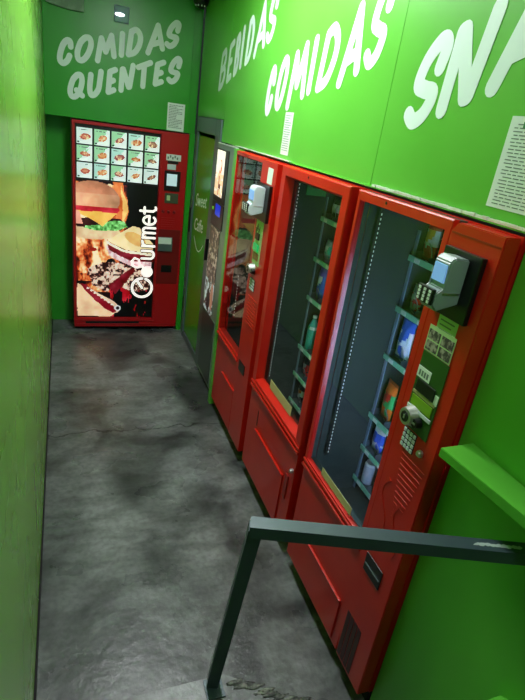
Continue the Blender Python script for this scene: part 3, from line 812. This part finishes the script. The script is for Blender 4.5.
shelves(r2, A, B, .255, 'middle machine', [
 [('small', 'dark', 'silver', 'white'), None, ('small', 'silver', 'dark', 'white'), None],
 [('small', 'silver', 'teal', 'white'), ('small', 'dark', 'white', 'silver'), None, None],
 [('bag', 'purple', 'blue', 'white'), ('bag', 'blue', 'purple', 'yellow'), ('bag', 'purple', 'yellow', 'white'), None],
 [('bottle', 'teal', 'white', 'green'), ('bottle', 'green', 'white', 'yellow'), ('bottle', 'teal', 'yellow', 'white'), None],
 [('small', 'dark', 'red', 'silver'), ('small', 'silver', 'white', 'orange'), None, None],
 [('small', 'dark', 'white', 'orange'), ('can', 'purple', 'dark', 'silver'), ('can', 'brown', 'orange', 'white'), None]])

# --- third machine; its glass mirrors the lit burger picture
r3 = thing('drink_vending_machine', 'red vending machine with white card reader beside the coffee machine', 'vending machine', (.45, 2.93, 0), 'red vending machines along the right wall')
A, B = 2.551, 3.306
shell('m', r3, A, B, M['red'])
bm = bm_new(); ring_frame(bm, 2.805, 3.303, .60, 1.828, 2.815, 3.292, .640, 1.806, 0, .045, .003)
fr = obj('door_frame', bm, M['red'], r3)
bm = bm_new(); tbox(bm, 3.30, 2.81, .604, .618, th=.008, bev=.002); obj('frame_moulding', bm, M['red'], fr)
bm = bx(-.004, .046, 2.575, 2.803, .085, 1.826, bev=.003); col3 = obj('control_column', bm, M['red'], r3)
obj('glass_pane', bx(.006, .009, 2.819, 3.288, .645, 1.801), M['glass'], r3)
lamps(r3, B-.035, A, .085, .74, 1.06, 14)
shelves(r3, A, B, .27, 'third machine', [[None]*4 for _ in range(6)])
card_reader(r3, 2.60, 2.80, 1.52, 1.71, M['reader_white'])
obj('white_tag', tbox(bm_new(), 2.70, 2.625, 1.715, 1.795, x=-.004, th=.001), M['paper'], r3)
ins = obj('coin_panel', tbox(bm_new(), 2.77, 2.655, 1.27, 1.515, x=-.004, th=.002), M['lime'], r3)
bm = bm_new()
for k in range(5): tbox(bm, 2.765-.014*k, 2.75-.012*k, 1.44+.012*(k % 3), 1.47+.012*(k % 3), x=-.006, th=.001)
obj('sticker_pattern', bm, M['dkgreen'], ins)
obj('note_slot', tbox(bm_new(), 2.745, 2.69, 1.41, 1.445, x=-.006, th=.008), M['black'], ins)
obj('green_button', tbox(bm_new(), 2.76, 2.68, 1.345, 1.385, x=-.006, th=.010, bev=.004), mat('emerald', (30, 190, 120), .3, emit=(30, 190, 110), es=.25), ins)
obj('brown_plate', tbox(bm_new(), 2.755, 2.675, 1.295, 1.335, x=-.006, th=.004), mat('brown_plate', (130, 96, 40), .4), ins)
coin_return(r3, 2.735, 1.238, .033)
numeric_keys(r3, 2.755, 2.675, 1.115, 1.185, 4, 4)
bm = bm_new()
for k in range(9): z = 1.075-.02*k; box(bm, -.0085, -.003, 2.60, 2.75, z-.004, z+.002, bev=.0012)
each('ridge', bm, M['red'], col3)
obj('change_slot', tbox(bm_new(), 2.76, 2.65, .585, .65, x=-.004, th=.004, bev=.002), M['black'], r3)
lower_front(r3, 2.805, 3.303, .60, (2.81, 3.09, .09, .395))
text_mesh('COMIDAS', .028, M['red_dark'], r3, 'embossed_lettering', (-.0006, 3.18, 1.803), (0,-1,0), (0,0,1), th=.0004)

# --- grey coffee machine, mostly let into the wall
r4 = thing('coffee_vending_machine', 'narrow grey coffee machine with lit coffee picture beside the dark-framed door', 'coffee machine', (.3, 3.7, 0))
y0, y1 = 3.43, 3.895
bm = bm_new(); box(bm, .05, .62, y0, y1, .03, 1.83, bev=.004); obj('body', bm, M['grey_metal'], r4)
obj('plinth', bx(.055, .60, y0+.004, y1-.004, .0, .03), M['black'], r4)
fr = obj('door_frame', bx(.036, .05, y0, y1, .03, 1.83, bev=.003), mat('pale_grey_steel', (122, 140, 136), .35, .2), r4)
pd = obj('display_panel', bx(.031, .036, 3.58, y1-.012, 1.44, 1.80), M['black'], r4)
picture('coffee_picture', coffee_art(24, 40), (.029, 3.862, 1.79), (0, -.21, 0), (0, 0, -.31), M['print_m4'], pd, .002, (-1,0,0))
cp = obj('control_panel', bx(.030, .036, 3.58, y1-.012, 1.26, 1.435, bev=.001), M['black'], r4)
obj('blue_screen', bx(.028, .030, 3.65, 3.78, 1.345, 1.425), M['bluescreen'], cp)
obj('green_mark', bx(.028, .030, y1-.06, y1-.03, 1.37, 1.39), mat('green_mark', (120, 220, 60), .4, emit=(120, 220, 60), es=.4), cp)
picture('bean_picture', beans_art(24, 60), (.033, y1-.015, 1.25), (0, -.265, 0), (0, 0, -.66), M['print_beans'], r4, .003, (-1,0,0))
obj('lower_panel', bx(.032, .036, y0+.09, y1-.012, .06, .58, bev=.001), mat('charcoal_panel', (48, 60, 64), .35), r4)
obj('top_strip', bx(.034, .05, y0, y1, 1.8305, 1.836), M['silver'], r4)

# --- lit burger machine at the far end
g = thing('food_vending_machine', 'red vending machine with brightly lit burger picture at the corridor end', 'vending machine', (-.467, 5.1, 0))
X0, X1 = -.943, .008
bm = bx(X0, X1, YE+.045, YE+.80, .04, 1.83, bev=.004); obj('body', bm, M['red_far'], g)
obj('plinth', bx(X0+.01, X1-.01, YE+.06, YE+.75, .0, .04), M['blackmatte'], g)
SX0, SX1 = -.918, -.232
pts = [(X0, .04), (X1, .04), (X1, 1.826), (X0, 1.826)]
bm = bm_new()                                       # door leaf with the window cut for the picture
def leaf(bm, ya, yb):
    def rr(y, a, b, c, d_): return [bm.verts.new((a, y, c)), bm.verts.new((b, y, c)), bm.verts.new((b, y, d_)), bm.verts.new((a, y, d_))]
    o0 = rr(ya, X0, X1, .04, 1.828); i0 = rr(ya, SX0-.004, SX1+.004, .122, 1.804); i1 = rr(yb, SX0+.002, SX1-.002, .128, 1.798); o1 = rr(yb, X0, X1, .04, 1.828)
    for P_, Q_ in ((o0, i0), (i0, i1), (i1, o1), (o1, o0)):
        for k in range(4): bm.faces.new((P_[k], P_[(k+1) % 4], Q_[(k+1) % 4], Q_[k]))
leaf(bm, YE, YE+.044); lf = obj('door', bm, M['red_far'], g)
bm = bm_new(); box(bm, X0+.005, SX1+.02, YE-.010, YE-.001, .098, .108, bev=.002); box(bm, SX1+.012, SX1+.020, YE-.008, YE-.001, .12, 1.80, bev=.002)
box(bm, X0+.002, X1-.002, YE-.006, YE-.001, .062, .070, bev=.001); obj('door_moulding', bm, M['red_far'], lf)
obj('kick_slot', bx(X0+.10, SX1-.12, YE-.002, YE-.0005, .066, .092), M['blackmatte'], lf)
art = burger_art(112, 192)
pc = picture('burger_picture', art, (SX0, YE+.02, 1.372), (SX1-SX0, 0, 0), (0, 0, -1.24), M['print_lit'], g, .01, (0,-1,0))
mb = obj('menu_board', bx(SX0, SX1, YE+.018, YE+.030, 1.374, 1.80), M['black'], g)
cw = (SX1-SX0)/5
for i in range(3):
    for j in range(5):
        tint = (206, 224, 222) if (j == 0 and i != 1) or (i == 2 and j > 2) else (150, 200, 160) if (i+j) % 3 else (170, 208, 200)
        picture('menu_card', card_art(22, 20, i*5+j+20, tint), (SX0+cw*j+.009, YE+.014, 1.775-.134*i), (cw-.016, 0, 0), (0, 0, -.122), M['print_card'], mb, .003, (0,-1,0))
# GOURMET lettering, reading upwards
lg = bm_new()
wl = mat('lit_white', (255, 250, 245), .4, emit=(255, 245, 240), es=.75)
def gline(pts, r, yy=YE+.016, m_=None, bm=None):
    for i in range(len(pts)-1):
        a, b = Vector((pts[i][0], yy, pts[i][1])), Vector((pts[i+1][0], yy, pts[i+1][1]))
        if (b-a).length < 1e-5: continue
        d_ = (b-a).normalized(); s = d_.cross(Vector((0,-1,0)))
        ring = [b+s*r*math.cos(PI*k/6)+d_*r*math.sin(PI*k/6) for k in range(7)]+[a-s*r*math.cos(PI*k/6)-d_*r*math.sin(PI*k/6) for k in range(7)]
        prism(bm, ring, (0,-1,0), .0015+seg_n[0]*6e-6); seg_n[0] = (seg_n[0]+1) % 60
# local frame: s runs up (z), t runs left->right as the letter's top->bottom (text rotated 90 degrees counter-clockwise)
BX, SC = -.238, .112                 # baseline x, x-height
def sq(s): return .335+(s-.315)*.905
def G(s, t): return (BX-t*SC, sq(s))      # t = height above baseline
def brand(name, r, m_, dy):
    cz, cr = .43, .092; B0 = BX-.098
    parts = [
     [([(B0+cr*math.cos(a), cz+cr*math.sin(a)) for a in np.linspace(-PI*.15+PI/2+.5, PI/2+2*PI-.35, 28)], 1.15), ([(B0, cz), (B0-.05, cz+.07)], 1.1)],
     [([G(.735, 1), G(.735, .3)]+[G(.735+.04-.04*math.cos(a), .3-.28*math.sin(a)) for a in np.linspace(0, PI, 9)]+[G(.815, 1)], 1)],
     [([G(.865, 0), G(.865, 1)], 1), ([G(.865, .7), G(.885, .95), G(.915, 1)], 1)],
     [([G(.95, 0), G(.95, 1)], 1)]+[([G(.95+.05*k+.025-.025*math.cos(a), .72+.26*math.sin(a)) for a in np.linspace(0, PI, 9)]+[G(1.0+.05*k, 0)], 1) for k in (0, 1)],
     [([G(1.085, .52), G(1.165, .52)]+[G(1.125+.042*math.cos(a), .5+.48*math.sin(a)) for a in np.linspace(0, PI*1.75, 18)], 1)],
     [([G(1.215, 1.25), G(1.215, .25), G(1.235, .03), G(1.255, .05)], 1), ([G(1.19, .92), G(1.25, .92)], 1)]]
    for p in parts:
        bm = bm_new()
        for pts, k in p: gline(pts, r*k, bm=bm)
        bmesh.ops.translate(bm, verts=bm.verts, vec=(0, dy, 0)); obj(name, bm, m_, pc)
brand('letter_outline', .0165, M['black'], 0); brand('letter', .0105, wl, -.0018)
bm = bm_new()                                        # the pan standing in for the letter o
cyl(bm, (BX-.058, YE+.0135, .588), (0,-1,0), .054, .054, .0016, 28); obj('pan_mark', bm, wl, pc)
bm = bm_new(); gline([(BX-.095, .63), (BX-.13, .66), (BX-.135, .70), (BX-.175, .715), (BX-.20, .68), (BX-.19, .64), (BX-.15, .625), (BX-.115, .635)], .009, yy=YE+.0145, bm=bm)
obj('pan_handle_mark', bm, wl, pc)
# controls
def gbox(x0, x1, z0, z1, th=.006, y=YE, bev=.001): return bx(x0, x1, y-th, y, z0, z1, bev=bev)
cc = obj('instruction_sticker', gbox(-.178, -.05, 1.60, 1.652), M['paper'], g)
bm = bm_new()
for k in range(5): box(bm, -.168+.02*k, -.156+.02*k, YE-.008, YE-.0062, 1.612+.012*(k % 2), 1.632+.012*(k % 2))
obj('sticker_mark', bm, M['ink'], cc)
obj('dark_slot', gbox(-.165, -.07, 1.575, 1.598), M['black'], g)
obj('small_label', gbox(-.165, -.09, 1.525, 1.57), M['reader_white'], g)
nd = obj('note_reader', gbox(-.185, -.045, 1.345, 1.515, .012), M['black'], g)
obj('lit_window', bx(-.165, -.075, YE-.016, YE-.012, 1.39, 1.49), mat('pale_screen', (190, 215, 220), .3, emit=(190, 215, 225), es=.5), nd)
ck = obj('selection_display', gbox(-.172, -.052, 1.238, 1.325, .008), mat('olive_display', (72, 80, 58), .4), g)
obj('display_mark', bx(-.155, -.125, YE-.0095, YE-.008, 1.262, 1.305), M['lime'], ck)
bm = bm_new()
for k in range(3): cyl(bm, (-.18+.05*k, YE, 1.16), (0,-1,0), .014, .012, .012, 14)
each('button', bm, mat('deep_red_button', (120, 20, 30), .3), g)
bm = bm_new()
for k in range(5): box(bm, -.19, -.07, YE-.004, YE, 1.02+.02*k, 1.026+.02*k)
each('grille_ridge', bm, M['red_far'], g)
rc = obj('recess_panel', gbox(-.222, -.01, .48, 1.0, .002), mat('dim_red', (120, 12, 16), .4), g)
kb = obj('card_pad', gbox(-.212, -.08, .80, .93, .02, bev=.004), M['grey_metal'], g)
bm = bm_new(); box(bm, -.21, -.09, YE-.024, YE-.02, .87, .928)
obj('pad_sticker', bm, M['paper'], kb)
obj('change_slot', gbox(-.17, -.07, .595, .665, .004), M['black'], g)

# ------------------------------------------------------------------ steps, railing, ledge in the foreground
st = thing('concrete_step', 'worn concrete step with crumbled pale edge under the railing post', 'step', (-.5, .6, 0))
ZT = .36
outline = [(XL+.002, 1.046), (-.55, 1.046), (-.42, .958), (-.30, .89), (-.05, .81), (XR-.002, .78), (XR-.002, YB+.002), (XL+.002, YB+.002)]
bm = prism(bm_new(), [(x, y, 0.001) for x, y in outline], (0,0,1), ZT-.001); obj('tread', bm, M['floor'], st)
bm = bm_new(); random.seed(3)
E_ = [(-.530, 1.016), (-.50, 1.000), (-.46, .978), (-.42, .954), (-.37, .926), (-.32, .898), (-.26, .876), (-.18, .85)]
for i in range(len(E_)-1):
    a, b = Vector((*E_[i], ZT)), Vector((*E_[i+1], ZT)); n = 9
    for k in range(n):
        p = a.lerp(b, (k+.5)/n)+Vector((random.uniform(-.004, .004), random.uniform(-.012, .004), random.uniform(-.003, .002)))
        r = bmesh.ops.create_icosphere(bm, subdivisions=2, radius=random.uniform(.006, .012))
        for v in r['verts']: v.co = Vector((v.co.x*2.2, v.co.y*.6, v.co.z*.2))*(1+random.uniform(-.35, .3))+p
obj('crumbled_edge', bm, mat('pale_concrete', (140, 140, 132), .8, noise=(40, (70, 72, 70), .4, .6, (1,1,1))), st, smooth=True)

rl = thing('stair_railing', 'dark grey-green square tube railing standing on the concrete step', 'railing', (-.59, 1.0, ZT+.0016))
bm = bm_new(); w = .036
pb, pt = Vector((-.592, 1.026, ZT+.0045)), Vector((-.566, .957, 1.068))
bar(bm, pb, pt, w, w, up=(.35, .94, 0)); obj('post', bm, M['rail'], rl)
bm = bm_new(); bar(bm, Vector((-.580, .960, 1.066)), Vector((XR-.003, .676, 1.125)), w+.004, w, up=(0,0,1)); rr_ = obj('handrail', bm, M['rail'], rl)
bm = bm_new()
for k in range(9):
    t_ = .80+.018*k; p = Vector((-.580, .960, 1.0845)).lerp(Vector((XR-.003, .676, 1.1435)), t_)
    r = bmesh.ops.create_icosphere(bm, subdivisions=1, radius=.009)
    for v in r['verts']: v.co = Vector((v.co.x*random.uniform(.8, 1.8), v.co.y*random.uniform(.4, .9), v.co.z*.07))+p
obj('worn_patch', bm, mat('bare_metal', (170, 185, 180), .5), rl)
bm = bm_new(); box(bm, -.62, -.562, .975, 1.04, ZT+.0016, ZT+.0045, bev=.0005); obj('foot_plate', bm, M['rail'], rl)

ld = thing('wall_ledge', 'bright green flat ledge on the wall beside the nearest red machine', 'ledge', (XR, .5, 1.24))
pts = [(-.058, .952, 1.262), (XR-.001, .957, 1.262), (XR-.001, .0, 1.262), (-.004, .30, 1.262), (-.030, .66, 1.262)]
bm = prism(bm_new(), pts, (0,0,-1), .028); bmesh.ops.bevel(bm, geom=list(bm.edges), offset=.002, segments=2, affect='EDGES')
obj('ledge_board', bm, M['green'], ld)
lo = thing('wall_ledge', 'green sloping ledge low on the wall beneath the flat ledge', 'ledge', (XR, .5, .8))
bm = prism(bm_new(), [(XR-.001, .60, .64), (XR-.001, .60, .70), (XR-.001, .2, 1.0), (XR-.001, .2, .94)], (-1,0,0), .05)
obj('ledge_board', bm, M['green'], lo)

# ------------------------------------------------------------------ lights the place has
def ceiling_lamp(label, x, y, w, l, power, col=(1, .98, .95)):
    t = thing('ceiling_light', label, 'light', (x, y, ZC))
    obj('housing', bx(x-w/2, x+w/2, y-l/2, y+l/2, ZC-.035, ZC-.001, bev=.003), M['reader_white'], t)
    m = mat('diffuser', (255, 255, 255), .5, emit=(250, 252, 255), es=power)
    obj('diffuser', bx(x-w/2+.012, x+w/2-.012, y-l/2+.012, y+l/2-.012, ZC-.041, ZC-.0355), m, t)
ceiling_lamp('long white ceiling light over the middle of the corridor', -.42, 2.5, .24, 1.3, 52)
ceiling_lamp('white ceiling light near the steps', -.45, .2, .24, .8, 13)

w = bpy.data.worlds.new('world'); S.world = w; w.use_nodes = True
w.node_tree.nodes['Background'].inputs[0].default_value = (.05, .07, .06, 1); w.node_tree.nodes['Background'].inputs[1].default_value = .3

# ------------------------------------------------------------------ camera
f_px, cx, cyy, cz, yaw, pitch, roll = 511.33, -1.00352, .04599, 1.99443, .39848, -.41148, .1485
cam = bpy.data.objects.new('camera', bpy.data.cameras.new('camera')); C.objects.link(cam)
cam.data.sensor_fit = 'VERTICAL'; cam.data.sensor_height = 36; cam.data.lens = f_px/700*36; cam.data.clip_start = .02
fw = Vector((math.sin(yaw)*math.cos(pitch), math.cos(yaw)*math.cos(pitch), math.sin(pitch)))
ri = Vector((math.cos(yaw), -math.sin(yaw), 0)); u_ = ri.cross(fw)
c_, s_ = math.cos(roll), math.sin(roll); R_ = c_*ri+s_*u_; U_ = -s_*ri+c_*u_
mx = Matrix((R_, U_, -fw)).transposed().to_4x4(); mx.translation = Vector((cx, cyy, cz)); cam.matrix_world = mx
S.camera = cam
S.view_settings.view_transform = 'Standard'; S.view_settings.look = 'None'; S.view_settings.gamma = 1
S.view_settings.use_curve_mapping = False; S.view_settings.exposure = 0.0
